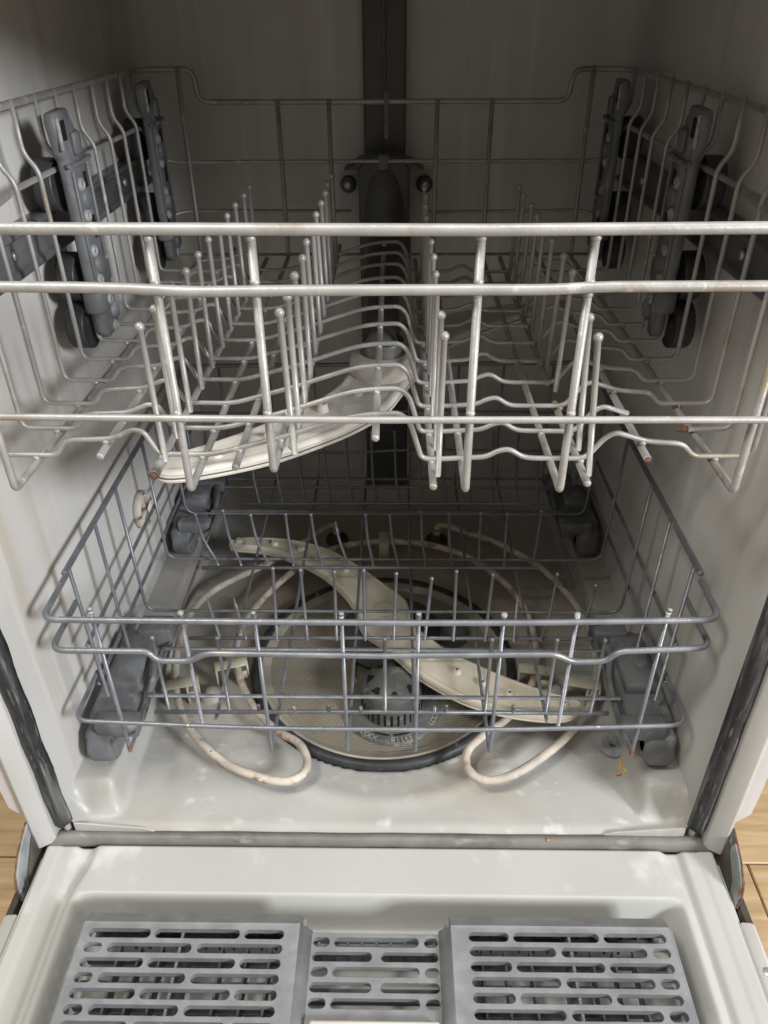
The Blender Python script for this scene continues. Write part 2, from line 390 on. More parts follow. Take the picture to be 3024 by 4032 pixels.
# ---- the folded-down door
def door_z(x, y):
    ax = abs(x)
    led = sst(.2705, .2765, ax)
    zl = -.0085 + .0010 * sst(.289, .2905, ax) - .012 * sst(.3015, .3075, ax)
    plat = 1 - sst(.2535 + (.010 * sst(-.02, -.07, y)), .2625 + .008 * sst(-.02, -.07, y), ax)
    zi = -.0125 + .0055 * plat
    rec = sst(-.0560, -.0700, y) * (1 - sst(.243, .262, ax))
    # rounded corner of the recess
    cx, cy = max(0, ax - .232), max(0, y + .078)
    zi = zi * (1 - rec) + (-.042) * rec
    z = zi * (1 - led) + zl * led
    z -= .0018 * sst(-.0140, -.0115, y)
    return z
ys = lin(-.0118, -.09, 80) + lin(-.09, -.30, 50)[1:] + lin(-.30, -.62, 10)[1:]
DOOR = obj('door', grid(lin(-.308, .308, 280), ys[::-1], door_z), 'door', DW)
obj('door_edge', prism([(-.3085, -.019), (-.3085, -.06), (.3085, -.06), (.3085, -.019), (.304, -.019), (.304, -.05), (-.304, -.05), (-.304, -.019)], 'y', -.62, -.019), 'flange', DOOR, False)
for s in (-1, 1):
    obj('door_skin', prism([(s * .3150, -.022), (s * .3215, -.022), (s * .3225, -.07), (s * .3150, -.07)], 'y', -.62, -.030, .0015), 'grime', DOOR, False)
    tb = [(s * .3085, -.0715), (s * .3175, -.0720), (s * .3195, -.0745), (s * .3195, -.60), (s * .3085, -.60)]
    obj('door_tab', prism(tb, 'z', -.0255, -.0165, .001, 1), 'flange', DOOR)
    fixn(obj('tab_hole', lathe([(0, .0006), (.0032, .0006), (.0040, 0), (.0040, -.002)], (s * .3150, -.112, -.0165), 'z', 14), 'bolt', DOOR))

# ---- back duct
obj('duct', box_bm(-.0225, .0255, .558, YB, .40, ZT, .003), 'dark', DW)
obj('duct_rib', box_bm(-.001, .003, .5555, .560, .50, ZT, .001), 'dark', DW)
obj('lower_duct', box_bm(-.030, .033, .552, YB, .03, .40, .004), 'dark', DW)
for x in (-.043, .049):
    p = fixn(obj('duct_ear', lathe([(0, -.007), (.0075, -.007), (.0095, -.005), (.0100, 0)], (x, .570, .449), 'y', 20), 'dark', DW))
    fixn(obj('screw', lathe([(0, -.0105), (.004, -.0105), (.0047, -.0095), (.005, -.006)], (x, .570, .449), 'y', 14), 'bolt', p))
# ---- vent plug on the left wall
pg = fixn(obj('vent_plug', lathe([(.013, 0), (.021, .0), (.0225, .004), (.0225, .008), (.0205, .010), (.0185, .009), (.0180, .003), (0, .003)], (-.2848, .320, .141), 'x', 32), 'plug', DW))
for a in (0.35, 0.35 + math.pi / 2):
    q = obj('vent_fin', box_bm(-.0005, .008, -.0185, .0185, -.0012, .0012, .0004, 1), 'plug', pg)
    q.location = (-.2828, .320, .141); q.rotation_euler = (a, 0, 0)

# ---- heating element, one tube with two U-turns at the front
EZ = .020
pts = [(-.067, .461, .004), (-.069, .463, .018), (-.080, .458, EZ), (-.118, .412, EZ), (-.151, .376, EZ), (-.19, .342, EZ), (-.214, .316, EZ), (-.229, .285, EZ), (-.2345, .246, EZ), (-.2305, .196, EZ), (-.216, .142, EZ),
       (-.192, .098, EZ), (-.152, .060, EZ), (-.119, .044, EZ), (-.092, .0375, EZ), (-.0755, .043, EZ), (-.0695, .059, EZ), (-.080, .082, EZ), (-.104, .098, EZ), (-.132, .128, EZ), (-.153, .168, EZ), (-.166, .214, EZ),
       (-.163, .264, EZ), (-.142, .316, EZ), (-.114, .362, EZ), (-.076, .402, EZ), (-.04, .419, EZ), (0, .425, EZ), (.04, .422, EZ), (.075, .412, EZ), (.114, .388, EZ), (.146, .349, EZ), (.168, .304, EZ), (.176, .256, EZ), (.174, .205, EZ),
       (.160, .158, EZ), (.134, .120, EZ), (.104, .094, EZ), (.0865, .074, EZ), (.085, .055, EZ), (.097, .0415, EZ), (.120, .0435, EZ), (.152, .063, EZ), (.193, .099, EZ), (.221, .138, EZ), (.236, .182, EZ), (.2425, .240, EZ),
       (.236, .290, EZ), (.221, .334, EZ), (.197, .378, EZ), (.152, .423, EZ), (.105, .452, EZ), (.085, .464, EZ), (.075, .463, .018), (.073, .459, .004)]
HE = obj('heating_element', tube(crom(pts, 4, False), .0042, 0, 10, wob=.05), 'element', DW)
for x, y in ((-.067, .461), (.073, .459)):
    t = fixn(obj('terminal', lathe([(0, .012), (.008, .012), (.0095, .010), (.0095, .005), (.0145, .004), (.0155, .002), (.0155, -.004)], (x, y - .004, .0), 'z', 22), 'burnt', HE))
    fixn(obj('terminal_nut', lathe([(.0035, .0165), (.006, .0165), (.0065, .0155), (.0065, .011)], (x, y - .004, .0), 'z', 6), 'bolt', t))
def clip(x, y, rot, L=.036):
    b = bmesh.new()
    box_bm(-L / 2, L / 2, -.0070, .0070, .0243, .0268, .0008, 1, b); box_bm(-L / 2, -L / 2 + .0022, -.0068, .0068, -.004, .0252, 0, 1, b); box_bm(.004, .0062, -.0066, .0066, -.004, .0252, 0, 1, b)
    box_bm(L / 2 - .0022, L / 2, -.0068, .0068, .010, .0252, 0, 1, b); box_bm(.006, L / 2 - .002, -.0064, -.0044, .006, .016, 0, 1, b)
    o = obj('clip', b, 'clip', HE); o.location = (x, y, 0); o.rotation_euler = (0, 0, rot); return o
clip(-.214, .157, .25); clip(-.166, .186, .30); clip(.168, .180, -.15); clip(.217, .160, -.22); clip(0, .424, 1.57, .03)
for x, y in ((-.186, .165), (.190, .172)):
    t = fixn(obj('clip_screw', lathe([(0, .008), (.005, .008), (.007, .005), (.012, .003), (.014, -.003)], (x, y, 0), 'z', 16), 'tub_floor', HE))

# ================================================================== filter in the tub floor
FC = (.002, .218)
FT = thing('filter', 'round perforated filter plate with black rubber ring in the tub floor', 'filter')
fixn(obj('rubber_ring', lathe([(.1410, -.006), (.1410, .0025), (.1425, .0042), (.148, .0042), (.1505, .0015), (.1505, -.006), (.1410, -.006)], (*FC, 0), 'z', 96), 'ring', FT))
fixn(obj('rim', lathe([(.1295, -.008), (.1295, -.0005), (.1305, .0006), (.1365, .0010), (.1370, .0024), (.1405, .0026), (.1408, -.006)], (*FC, 0), 'z', 96), 'rim', FT))
obj('perforated_plate', lathe([(.036, -.0085), (.1298, -.0015)], (*FC, 0), 'z', 72), 'mesh', FT)
CC = (.012, .150)
fixn(obj('cup_collar', lathe([(.030, .0025), (.046, .0010), (.052, -.0005), (.0525, -.006)], (*CC, 0), 'z', 48), 'cup', FT))
cup = fixn(obj('cup', lathe([(0, .0440), (.014, .0440), (.0175, .0425), (.0285, .0365), (.0310, .034), (.0318, .026), (.0328, .001)], (*CC, 0), 'z', 48), 'cup', FT))
for k in range(7):
    a = k * 2 * math.pi / 7 + .35; r = .0228
    q = prism([(-.0056, .0030), (.0056, .0030), (.0018, -.0046), (-.0018, -.0046)], 'z', -.002, .0010)
    o = obj('cup_hole', q, 'hole', cup, False); o.location = (CC[0] + r * math.cos(a), CC[1] + r * math.sin(a), .0392); o.rotation_euler = (0, .46, 0)
    o.rotation_euler = (Matrix.Rotation(a, 3, 'Z') @ Matrix.Rotation(.49, 3, 'Y') @ Matrix.Rotation(-math.pi / 2, 3, 'Z')).to_euler()
for k in range(15):
    a = -math.pi * .98 + k * math.pi * .96 / 14
    o = obj('cup_slot', box_bm(-.0012, .0012, -.0006, .0006, .004, .020, .0003, 1), 'hole', cup, False)
    o.location = (CC[0] + .0324 * math.cos(a), CC[1] + .0324 * math.sin(a), 0); o.rotation_euler = (0, 0, a + math.pi / 2)
for a0, a1 in ((-2.15, -1.62), (-1.52, -1.0)):
    V, F = lathe([(.0405, .0022), (.0425, .0021)], (*CC, 0), 'z', 10, a0, a1); obj('collar_slot', (V, F), 'hole', FT, False)
def ring_text(txt, a_mid, r, size, step, flip=1):
    for i, ch in enumerate(txt):
        if ch == ' ': continue
        a = a_mid + (i - (len(txt) - 1) / 2) * step
        o = obj('lettering', text_mesh(ch, size, .0005), 'rim', FT, False)
        o.location = (CC[0] + r * math.cos(a), CC[1] + r * math.sin(a), .0012); o.rotation_euler = (0, 0, a + math.pi / 2)
ring_text('Filter', -1.30, .0512, .0110, .098); ring_text('LOCK', -2.10, .0502, .0080, .105); ring_text('LOCK', -.38, .0502, .0080, .105)
# sump under the arm
fixn(obj('sump_body', lathe([(0, .030), (.020, .030), (.026, .026), (.040, .014), (.058, .006), (.062, -.004)], (.010, .268, 0), 'z', 36), 'dark', FT))
fixn(obj('sump_cap', lathe([(0, .018), (.012, .018), (.015, .014), (.018, -.004)], (.085, .262, 0), 'z', 24), 'cup', FT))

# ================================================================== lower spray arm
LA = thing('lower_spray_arm', 'long cream spray arm lying across the tub floor beneath the lower rack', 'spray arm')
lo = [(-.200, .3735), (-.190, .383), (-.172, .388), (-.129, .385), (-.094, .375), (-.064, .359), (-.030, .330), (-.002, .299), (.016, .279), (.029, .262), (.033, .243), (.036, .222), (.052, .203), (.073, .181), (.107, .157), (.135, .140), (.172, .122), (.194, .114),
      (.2015, .104), (.190, .092), (.172, .088), (.140, .091), (.110, .099), (.079, .113), (.040, .143), (.018, .169), (.000, .190), (-.019, .208), (-.028, .228), (-.033, .251), (-.053, .286), (-.080, .317), (-.118, .345), (-.155, .361), (-.187, .366)]
b = obj('body', slab(lo, [(.0420, .0050), (.0432, .0018), (.0452, .0008), (.0466, .0024), (.0472, .0024), (.0482, .0008), (.0500, .0006), (.0535, .0012), (.0550, .0026), (.0556, .0046), (.0546, .0066), (.0545, .0085)]), 'cream2', LA); auto_smooth(fixn(b), 40)
fixn(obj('hub', lathe([(0, .0553), (.010, .0553), (.0125, .0549), (.014, .0535), (.022, .036), (.022, .026)], (.003, .247, 0), 'z', 32), 'cream2', LA))
nzp = lathe([(.0012, .0016), (.0022, .0034), (.0034, .0030), (.0050, .0003), (.0056, -.0012)], (0, 0, 0), 'z', 14)
nz = None
for x, y in ((.052, .170), (.079, .148), (.104, .131), (.130, .117), (.182, .104), (-.045, .318), (-.075, .343), (-.105, .360), (-.140, .371), (-.186, .376)):
    if nz is None: nz = fixn(obj('nozzle', nzp, 'cream2', LA))
    else: o = nz.copy(); COL.objects.link(o); nz2 = o
    (nz if x == .052 else nz2).location = (x, y, .0556)
for x, y in ((.052, .170), (.079, .148), (.104, .131), (.130, .117), (.182, .104), (-.186, .376)):
    obj('nozzle_hole', lathe([(0, 0), (.0015, 0)], (x, y, .0578), 'z', 10), 'hole', LA, False)

# ================================================================== upper rack
UR = thing('upper_rack', 'light grey coated wire rack with rusty wire ends, upper of the two racks', 'dish rack')
WY = [.0215, .059, .101, .143, .185, .228, .270, .312, .355, .398, .440, .480]
PROF = [(-.211, .3825), (-.2045, .3925), (-.197, .3942), (-.172, .3952), (-.157, .4018), (-.150, .4005), (-.1425, .3835), (-.107, .383), (-.060, .3965), (-.012, .4125), (.018, .4138), (.0245, .407), (.032, .3815), (.038, .380),
        (.075, .382), (.083, .3865), (.090, .3880), (.100, .3815), (.110, .381), (.141, .381), (.1515, .396), (.158, .4005), (.180, .3935), (.203, .392), (.2115, .3825)]
RADS = [.005, .004, .003, .006, .005, .005, .004, .010, .0, .014, .006, .006, .004, .004, .006, .005, .005, .006, .004, .006, .006, .008, .006, .005, .005]
def side(s, y, lean=0.0): return [(s * .250, y, .383), (s * .250, y, .5305), (s * .2585, y, .5425), (s * .2585, y, .5765)]
for i, y in enumerate(WY):
    y += random.uniform(-.0012, .0012)
    L_ = side(-1, y)[::-1]; R_ = side(1, y); mid = [(x, y + random.uniform(-.0004, .0004), z) for x, z in PROF]
    rd = [0, .006, .006, .007] + RADS + [.007, .006, .006, 0]
    if i == len(WY) - 1:
        continue
    if i == 1:      # snapped wire on the right
        a = [p for p in mid if p[0] < .172] + [(.176, y, .395)]
        w = obj('cross_wire', tube(L_ + a, .0018, rd[:len(L_) + len(a)]), 'upper', UR)
        bb = [(.2165, y, .3825)] + R_
        w2 = obj('cross_wire', tube(bb, .0018, [0, .007, .006, .006, 0]), 'upper', UR)
        obj('rust_spot', tube([(.2145, y, .3824), (.2195, y, .3826)], .0023, 0, 8, wob=.2), 'rust', w2)
    else:
        w = obj('cross_wire', tube(L_ + mid + R_, .0018, rd), 'upper', UR)
        if i == 2: obj('rust_spot', tube([(.2235, y, .3805), (.2275, y, .3800)], .0024, 0, 8, wob=.2), 'rust', w)
# short rear side wires
for s in (-1, 1): obj('side_wire', tube(side(s, .480), .0018, .006), 'upper', UR)
# V rods: front upright, floor rod and back upright in one bent wire
YF, YK = -.015, .512
for x, z, top in ((-.2255, .378, .574), (-.114, .378, .543), (-.0605, .392, .543), (.0590, .378, .543), (.118, .378, .543), (.2262, .378, .573)):
    xb = {-.2255: -.2185, -.0605: -.0585, .2262: .223}.get(x, x)
    obj('rod', tube([(x, YF, .5365), (x, YF, z), (xb, YK, z), (xb, YK, top + .002)], .0025, [0, .0042, .009, 0], 10), 'upper', UR)
ra = obj('rod', tube([(-.1425, .003, .3775), (-.1395, .505, .3775)], .0025, 0, 10), 'upper', UR)
obj('peeled_sleeve', tube([(-.1426, .0045, .3775), (-.1424, .014, .3777), (-.1421, .026, .3776)], .0036, 0, 10, wob=.08), 'upper', ra)
obj('rust_spot', tube([(-.1426, .0028, .3775), (-.1426, .0044, .3775)], .0029, 0, 10, wob=.1), 'rust', ra)
for x0, x1, ya, yb_, z in ((-.1765, -.1765, .007, .505, .3895), (-.0885, -.0885, .0035, .505, .3835), (-.0525, -.0515, .014, .505, .3930), (.0025, .0015, -.003, .40, .4085), (.0392, .0380, -.008, .505, .3762), (.1765, .1765, .006, .505, .3890)):
    r_ = obj('rod', tube([(x0, ya, z), (x1, yb_, z)], .0025, 0, 10), 'upper', UR)
    if x0 == .1765: obj('rust_spot', tube([(x0, ya - .0012, z), (x0, ya + .0004, z)], .0022, 0, 10), 'rust', r_)
obj('rod', tube([(.1378, -.004, .3765), (.1365, .113, .3765)], .0025, 0, 10), 'upper', UR)          # snapped in two
obj('rod', tube([(.1372, .151, .3765), (.1392, .512, .3765)], .0025, 0, 10), 'upper', UR)
# bars
def dn(z0, xs_): return [(x, -.0185, z0 + dz) for x, dz in xs_]
obj('front_bar', tube([(-.2585, .13, .5735), (-.2575, .06, .548), (-.256, -.0185, .5385), (-.06, -.0185, .5375), (.06, -.0185, .5368), (.255, -.0185, .538), (.2575, .06, .548), (.2585, .13, .5725)], .0032, [0, .03, .040, .02, .02, .040, .03, 0], 12, n=8), 'upper', UR)
obj('front_bar', tube([(-.2515, .13, .525), (-.252, .03, .515)] + dn(.5065, [(-.250, .0022), (-.155, .0012), (-.125, .0004), (-.095, -.0012), (-.04, -.0006), (.055, -.0003), (.095, -.0004), (.125, .0012), (.250, .0016)]) + [(.252, .03, .515), (.2515, .13, .525)], .0030, [0, .03, .035, .01, .01, .01, .01, .01, .01, .01, .035, .03, 0], 12, n=8), 'upper', UR)
obj('front_bar', tube([(-.2535, .020, .4315), (-.2535, -.0185, .4310), (0, -.0185, .4290), (.2535, -.0185, .4295), (.2535, .020, .4300)], .0022, [0, .022, .02, .022, 0], 10), 'upper', UR)
obj('rim_bar', tube([(-.2615, .10, .5742), (-.2615, YK + .003, .5742), (-.2025, YK + .003, .5742), (-.200, YK + .003, .5430), (.2005, YK + .003, .5425), (.2025, YK + .003, .5725), (.2615, YK + .003, .5722), (.2615, .10, .5722)], .0028, [0, .024, .012, .012, .012, .012, .024, 0], 10), 'upper', UR)
obj('back_bar', tube([(-.2535, .10, .5250), (-.2535, .47, .5250), (-.2500, YK + .0025, .483), (0, YK + .0025, .4832), (.2500, YK + .0025, .483), (.2535, .47, .5250), (.2535, .10, .5250)], .0022, [0, .02, .02, 0, .02, .02, 0], 10), 'upper', UR)
obj('back_bar', tube([(-.2480, .500, .429), (-.225, YK + .0025, .4305), (-.038, YK + .0025, .4300)], .0020, [0, .01, 0], 8), 'upper', UR)
obj('back_bar', tube([(.052, YK + .0025, .4285), (.225, YK + .0025, .4300), (.248, .500, .429)], .0020, [0, .01, 0], 8), 'upper', UR)
obj('back_hook', tube([(.004, YK - .003, .508), (.004, YK - .003, .552)], .0022, 0, 8), 'upper', UR)
obj('back_bar', tube([(-.245, YK - .002, .3815), (.245, YK - .002, .3815)], .0018, 0, 8), 'upper', UR)
# little weld fillets where the wires cross the rods
def blobs(name, pts, r, m, par):
    V, F = [], []
    for (x, y, z), sc_ in pts:
        i0 = len(V); n_ = 8
        V.append((x, y, z + r)); 
        for h in (.55, 0, -.55):
            for k in range(n_):
                a = 2 * math.pi * k / n_; q = math.sqrt(1 - h * h) * r
                V.append((x + q * math.cos(a) * sc_[0], y + q * math.sin(a) * sc_[1], z + h * r))
        V.append((x, y, z - r))
        for k in range(n_):
            j = (k + 1) % n_; F.append((i0, i0 + 1 + k, i0 + 1 + j)); F.append((i0 + 25, i0 + 17 + j, i0 + 17 + k))
            for t in (0, 1): F.append((i0 + 1 + t * 8 + k, i0 + 9 + t * 8 + k, i0 + 9 + t * 8 + j, i0 + 1 + t * 8 + j))
    o = obj(name, (V, F), m, par); o["kind"] = "stuff"; return o
def wz(x):
    P = [(-.25, .383)] + PROF + [(.25, .383)]
    for (a, za), (b_, zb_) in zip(P, P[1:]):
        if a <= x <= b_: return za + (zb_ - za) * (x - a) / (b_ - a)
    return .383
pts_ = []
for y in WY[:-1]:
    for x in (-.2255, -.1765, -.141, -.114, -.0885, -.0605, -.0520, .002, .0388, .059, .118, .138, .1765, .2262):
        if (y == .059 and x > .17) or (abs(y - .143) < .01 and x == .138): continue
        pts_.append(((x, y, wz(x) - .0020), (1.0, 1.25)))
for x in (-.114, -.0605, .059, .118):
    for z in (.5325, .5095, .5030, .4320): pts_.append(((x, -.0160, z), (1.1, 1.0)))
blobs('weld_fillets', pts_, .0027, 'upper', UR)
# tines
tm = {}
def tine(x, y, z0, z1, dx=0.0, dy=0.0):
    h = round(z1 - z0, 3)
    if h not in tm:
        o = obj('tine', tube([(0, 0, 0), (0, 0, h)], .0020, 0, 9, ball=.0031), 'upper', UR); tm[h] = o.data
    else: o = obj('tine', tm[h], None, UR)
    o.location = (x, y, z0); o.rotation_euler = (-dy / h, dx / h, random.uniform(0, 6)) if False else (-(dy + random.uniform(-.0012, .0012)) / h, (dx + random.uniform(-.0012, .0012)) / h, 0)
    return o
TY = [.020, .053, .094, .135, .177, .222, .264, .306, .349, .392, .434]
for i, y in enumerate(TY):
    tine(-.1385, y, .379, .469); tine(-.0490, y - .022 + (.004 if i == 0 else 0), .395, .484, -.002)
    tine(.0425, [.005, .040][i] if i < 2 else y - .008, .377, .469, .001)
    if i != 2: tine(.1410 if i > 2 else .1405, [.006, .040][i] if i < 2 else y, .377, .468, -.0065 if i < 2 else .002)
# brackets with rollers
for s in (-1, 1):
    for y0 in (.216, .456):
        out = [(0, .5325), (-.004, .5365), (-.009, .560), (-.006, .566), (.022, .567), (.025, .560), (.028, .558), (.030, .552), (.036, .550), (.036, .543), (.030, .541), (.033, .5365), (.043, .533), (.043, .528), (.040, .525), (.041, .448), (.047, .446), (.047, .430), (.043, .428),
               (.044, .398), (.036, .386), (.014, .385), (.006, .392), (.004, .430), (.001, .440)]
        br = obj('bracket', prism([(y0 + a, b_) for a, b_ in out], 'x', s * .2395, s * .2475, .0010, 1), 'bracket', UR)
        obj('bracket_rib', box_bm(*sorted((s * .2372, s * .2398)), y0 + .0365, y0 + .0395, .45, .524, .0008, 1), 'bracket', br)
        obj('bracket_rib', box_bm(*sorted((s * .2372, s * .2398)), y0 + .003, y0 + .006, .44, .524, .0008, 1), 'bracket', br)
        fixn(obj('clamp_band', lathe([(.0068, 0), (.0092, .0), (.0098, .002), (.0098, .016), (.0092, .018), (.0068, .018)], (s * .2430, y0 + .006, .4115), 'z', 18), 'bracket', br))
        obj('clip_ring', tube([(s * .2385, y0 - .002, .5285), (s * .2370, y0 + .022, .5275), (s * .2385, y0 + .046, .5290)], .0020, .01, 8), 'bracket', br)
        obj('latch', box_bm(*sorted((s * .2360, s * .2400)), y0 + .016, y0 + .030, .534, .550, .001, 1), 'bracket', br)
        for (ya_, yb_2, za_, zb_2) in ((.002, .010, .546, .560), (.031, .035, .5445, .5485), (.026, .034, .468, .486), (.009, .016, .420, .436), (.027, .034, .508, .520)):
            obj('bracket_pocket', box_bm(*sorted((s * .2391, s * .2398)), y0 + ya_, y0 + yb_2, za_, zb_2), 'hole', br, False)
        obj('bracket_edge', box_bm(*sorted((s * .2368, s * .2398)), y0 - .0075, y0 - .0050, .540, .563, .0008, 1), 'scale', br)
        for zc, dy in ((.500, .018), (.448, .016), (.403, .030)):
            f_ = fixn(obj('boss', lathe([(0, -s * .0030), (.0065, -s * .0030), (.0080, -s * .0018), (.0085, 0)], (s * .2396, y0 + dy + .006, zc), 'x', 20), 'bracket', br)); f_.scale = (1, 1, 1)
            for dz in (.012, -.012):
                fixn(obj('boss_ring', lathe([(.0026, 0), (.0026, -s * .0022), (.0036, -s * .0026), (.0048, -s * .0016), (.0052, 0)], (s * .2396, y0 + dy, zc + dz), 'x', 16), 'scale', br))
                obj('boss_hole', lathe([(0, -s * .0008), (.0028, -s * .0008)], (s * .2396, y0 + dy, zc + dz), 'x', 12), 'hole', br, False)
        for zc, dy in ((.5125, .014), (.4385, .016), (.3975, .012)):
            fixn(obj('wheel', lathe([(0, -.0085), (.005, -.0085), (.006, -.006), (.0165, -.006), (.0200, -.008), (.0205, -.006), (.0205, .006), (.0200, .008), (.0165, .006), (.006, .006), (0, .006)], (s * .2610, y0 + dy, zc), 'x', 28), 'wheel', br))
# water feed under the rack
fd = obj('feed_housing', prism([(-.0285, .366), (-.0285, .440), (-.0290, .474), (-.020, .484), (.022, .484), (.0305, .474), (.0305, .440), (.0300, .366)], 'y', .518, .556, .003), 'dark', UR)
obj('feed_cap', prism([(-.046, .472), (-.030, .482), (-.012, .4885), (.014, .4885), (.032, .482), (.048, .472)], 'y', .522, .556, .002), 'dark', fd)
obj('feed_latch', box_bm(-.0055, .0065, .512, .524, .474, .490, .001, 1), 'bracket', fd)
obj('feed_tube', tube(fillet([(.001, .535, .470), (.001, .512, .376), (.001, .43, .3685), (.001, .246, .3660)], [0, .05, .02, 0], 10), .0178, 0, 20), 'dark', UR)
obj('feed_elbow', tube(fillet([(.001, .545, .478), (.001, .527, .440), (.001, .508, .385), (.001, .44, .3680)], [0, .03, .05, 0], 10), .0235, 0, 22), 'dark', UR)
obj('feed_seam', tube([(.0012, .5165, .462), (.0012, .490, .405), (.0012, .455, .3918), (.0012, .40, .3880)], .0011, .02, 6), 'dark', UR)
fixn(obj('feed_collar', lathe([(.0150, .000), (.0225, .001), (.0235, .006), (.0200, .012), (.0190, .022)], (.003, .243, .3560), 'z', 28), 'cup', UR))

# ================================================================== upper spray arm
UA = thing('upper_spray_arm', 'cream curved spray arm hanging below the upper rack', 'spray arm')
cx_, cy_ = .004, .243
far = [(-.1635, .0640), (-.160, .078), (-.150, .088), (-.132, .101), (-.108, .121), (-.080, .148), (-.056, .176), (-.038, .208), (-.030, .235)]
near = [(.022, .205), (.007, .165), (-.020, .130), (-.051, .102), (-.080, .081), (-.112, .0655), (-.140, .0560), (-.156, .0555)]
poly = far + [(2 * cx_ - x, 2 * cy_ - y) for x, y in near[::1]] + [(2 * cx_ - x, 2 * cy_ - y) for x, y in far] + near
b = obj('body', slab(poly, [(.3385, .0030), (.3395, .0008), (.3412, .0002), (.3424, .0014), (.3430, .0014), (.3438, .0002), (.3448, .0000), (.3453, .0010), (.3458, .0010), (.3464, .0002), (.3478, .0010), (.3487, .0026), (.3490, .0050), (.3480, .0075), (.3479, .0100)]), 'cream', UA); auto_smooth(fixn(b), 40)
obj('seam', slab(poly, [(.3425, .0006), (.3429, .0006)]), 'grime', UA, False)
fixn(obj('hub', lathe([(.018, .366), (.0215, .3665), (.0275, .3655), (.0290, .3630), (.0290, .3585), (.0305, .3575), (.0310, .346), (.031, .340)], (.003, .243, 0), 'z', 36), 'cream', UA))
nz = fixn(obj('nozzle', lathe([(.0013, .0035), (.0026, .0062), (.0040, .0056), (.0050, 0), (.0050, -.003)], (0, 0, 0), 'z', 14), 'cream', UA)); nz.location = (-.046, .158, .3490)
for x, y, dz in ((-.018, .190, -.003), (-.084, .110, -.003), (-.120, .082, -.004), (.060, .345, -.003), (.1, .385, -.003)):
    o = nz.copy(); COL.objects.link(o); o.location = (x, y, .3490 + dz)

# ================================================================== lower rack
LR = thing('lower_rack', 'blue grey coated wire rack with bent and broken tines, lower of the two racks', 'dish rack')
YF = .030
obj('front_bar', tube([(-.2625, .084, .2325), (-.2625, YF - .003, .2310), (-.10, YF - .003, .2300), (.03, YF - .003, .2295), (.12, YF - .003, .2305), (.2665, YF - .003, .2345), (.2655, .071, .2375)], .0026, [0, .012, .03, .03, .03, .012, 0], 10), 'lower', LR)
dip = [(-.185, .1975), (-.178, .187), (-.152, .187), (-.138, .196)]
obj('front_bar', tube([(-.2635, .087, .1985), (-.2635, YF - .003, .1980)] + [(x, YF - .003, z) for x, z in dip] + [(0, YF - .003, .1940)] + [(x, YF - .003, z + .001) for x, z in ((.145, .196), (.158, .1875), (.184, .1885), (.194, .1995))] + [(.266, YF - .003, .2050), (.2655, .088, .2040)], .0026, [0, .012, .005, .007, .007, .008, .02, .008, .007, .006, .006, .012, 0], 10), 'lower', LR)
obj('front_bar', tube([(-.2635, .088, .1125), (-.2635, YF - .0025, .1140), (-.10, YF - .0025, .1055), (.10, YF - .0025, .1055), (.2665, YF - .0025, .1140), (.2655, .088, .1140)], .0021, [0, .012, .06, .06, .014, 0], 10), 'lower', LR)
obj('rim_bar', tube([(-.2640, .082, .2335), (-.2640, .522, .2340), (.2670, .522, .2390), (.2670, .078, .2395)], .0028, [0, .02, .02, 0], 10), 'lower', LR)
for s, zs_ in ((-1, (.1500, .1010)), (1, (.1550, .1080))):
    for q, z in enumerate(zs_): obj('side_bar', tube([(s * .2640 + .0012, .082 if q < 2 else .20, z + .001), (s * .2640 + .0012, .515, z)], .0020, 0, 8), 'lower', LR)
# front uprights; most run back as floor rods
up = [(-.2235, .2385, 1), (-.153, .236, 0), (-.0955, .2355, 1), (-.0270, .235, 1), (.0335, .235, 1), (.1000, .2355, 1), (.1570, .236, 0), (.2265, .2405, 1)]
for x, zt, v in up:
    if v:
        zb = .0735 if abs(x) < .2 else .0725
        xb = x * .98
        p = [(x, YF, zt), (x, YF, zb), (xb, .505, zb), (xb, .522, .135), (xb, .522, .236)] if abs(x) > .2 else [(x, YF, zt), (x, YF, zb), (xb, .500, zb), (xb, .522, .120), (xb, .522, .236)]
        o = obj('rod', tube(p, .00175, [0, .0028, .012, .015, 0], 9), 'lower', LR)
        if abs(x) > .2: obj('rust_spot', tube([(x, YF - .0002, .0795), (x, YF + .0002, .0715)], .0020, 0, 8), 'rust', o)
    else:
        obj('upright', tube([(x, YF, zt), (x, YF, .1060)], .0018, 0, 9), 'lower', LR)
        obj('rod', tube([(x, .066, .0735), (x * 1.0, .500, .0735), (x, .522, .120), (x, .522, .236)], .00175, [0, .012, .015, 0], 9), 'lower', LR)
    obj('weld_tip', tube([(x, YF, zt - .002), (x + random.uniform(-.0006, .0006), YF, zt + .0012)], .0024, 0, 7, wob=.12), 'upper', LR)
# side uprights and cross wires (two of them one bent wire)
for y in (.085, .152):
    for s in (-1, 1): obj('side_wire', tube([(s * .262 + .0014, y, .2355 + .004 * (s > 0)), (s * .2585 + .0014, y - .003, .086)], .0018, 0, 8), 'lower', LR)
for y in (.2135, .3075, .405, .470):
    obj('cross_wire', tube([(-.2605, y, .2355), (-.2570, y, .0785), (.2595, y, .0785), (.2640, y, .2405)], .0018, [0, .014, .014, 0], 9), 'lower', LR)
for y, xa, xb in ((.090, -.222, .230), (.1545, -.222, .228), (.4115, -.226, .230), (.493, -.226, .230)):
    obj('cross_bar', tube([(xa, y, .0785), (xb, y, .0785)], .0019, 0, 8), 'lower', LR)
for y, z in ((.523, .105), (.523, .165)): obj('back_bar', tube([(-.262, y, z), (-.05, y, z - .002), (.05, y, z + .004), (.264, y, z)], .0019, .03, 8), 'lower', LR)
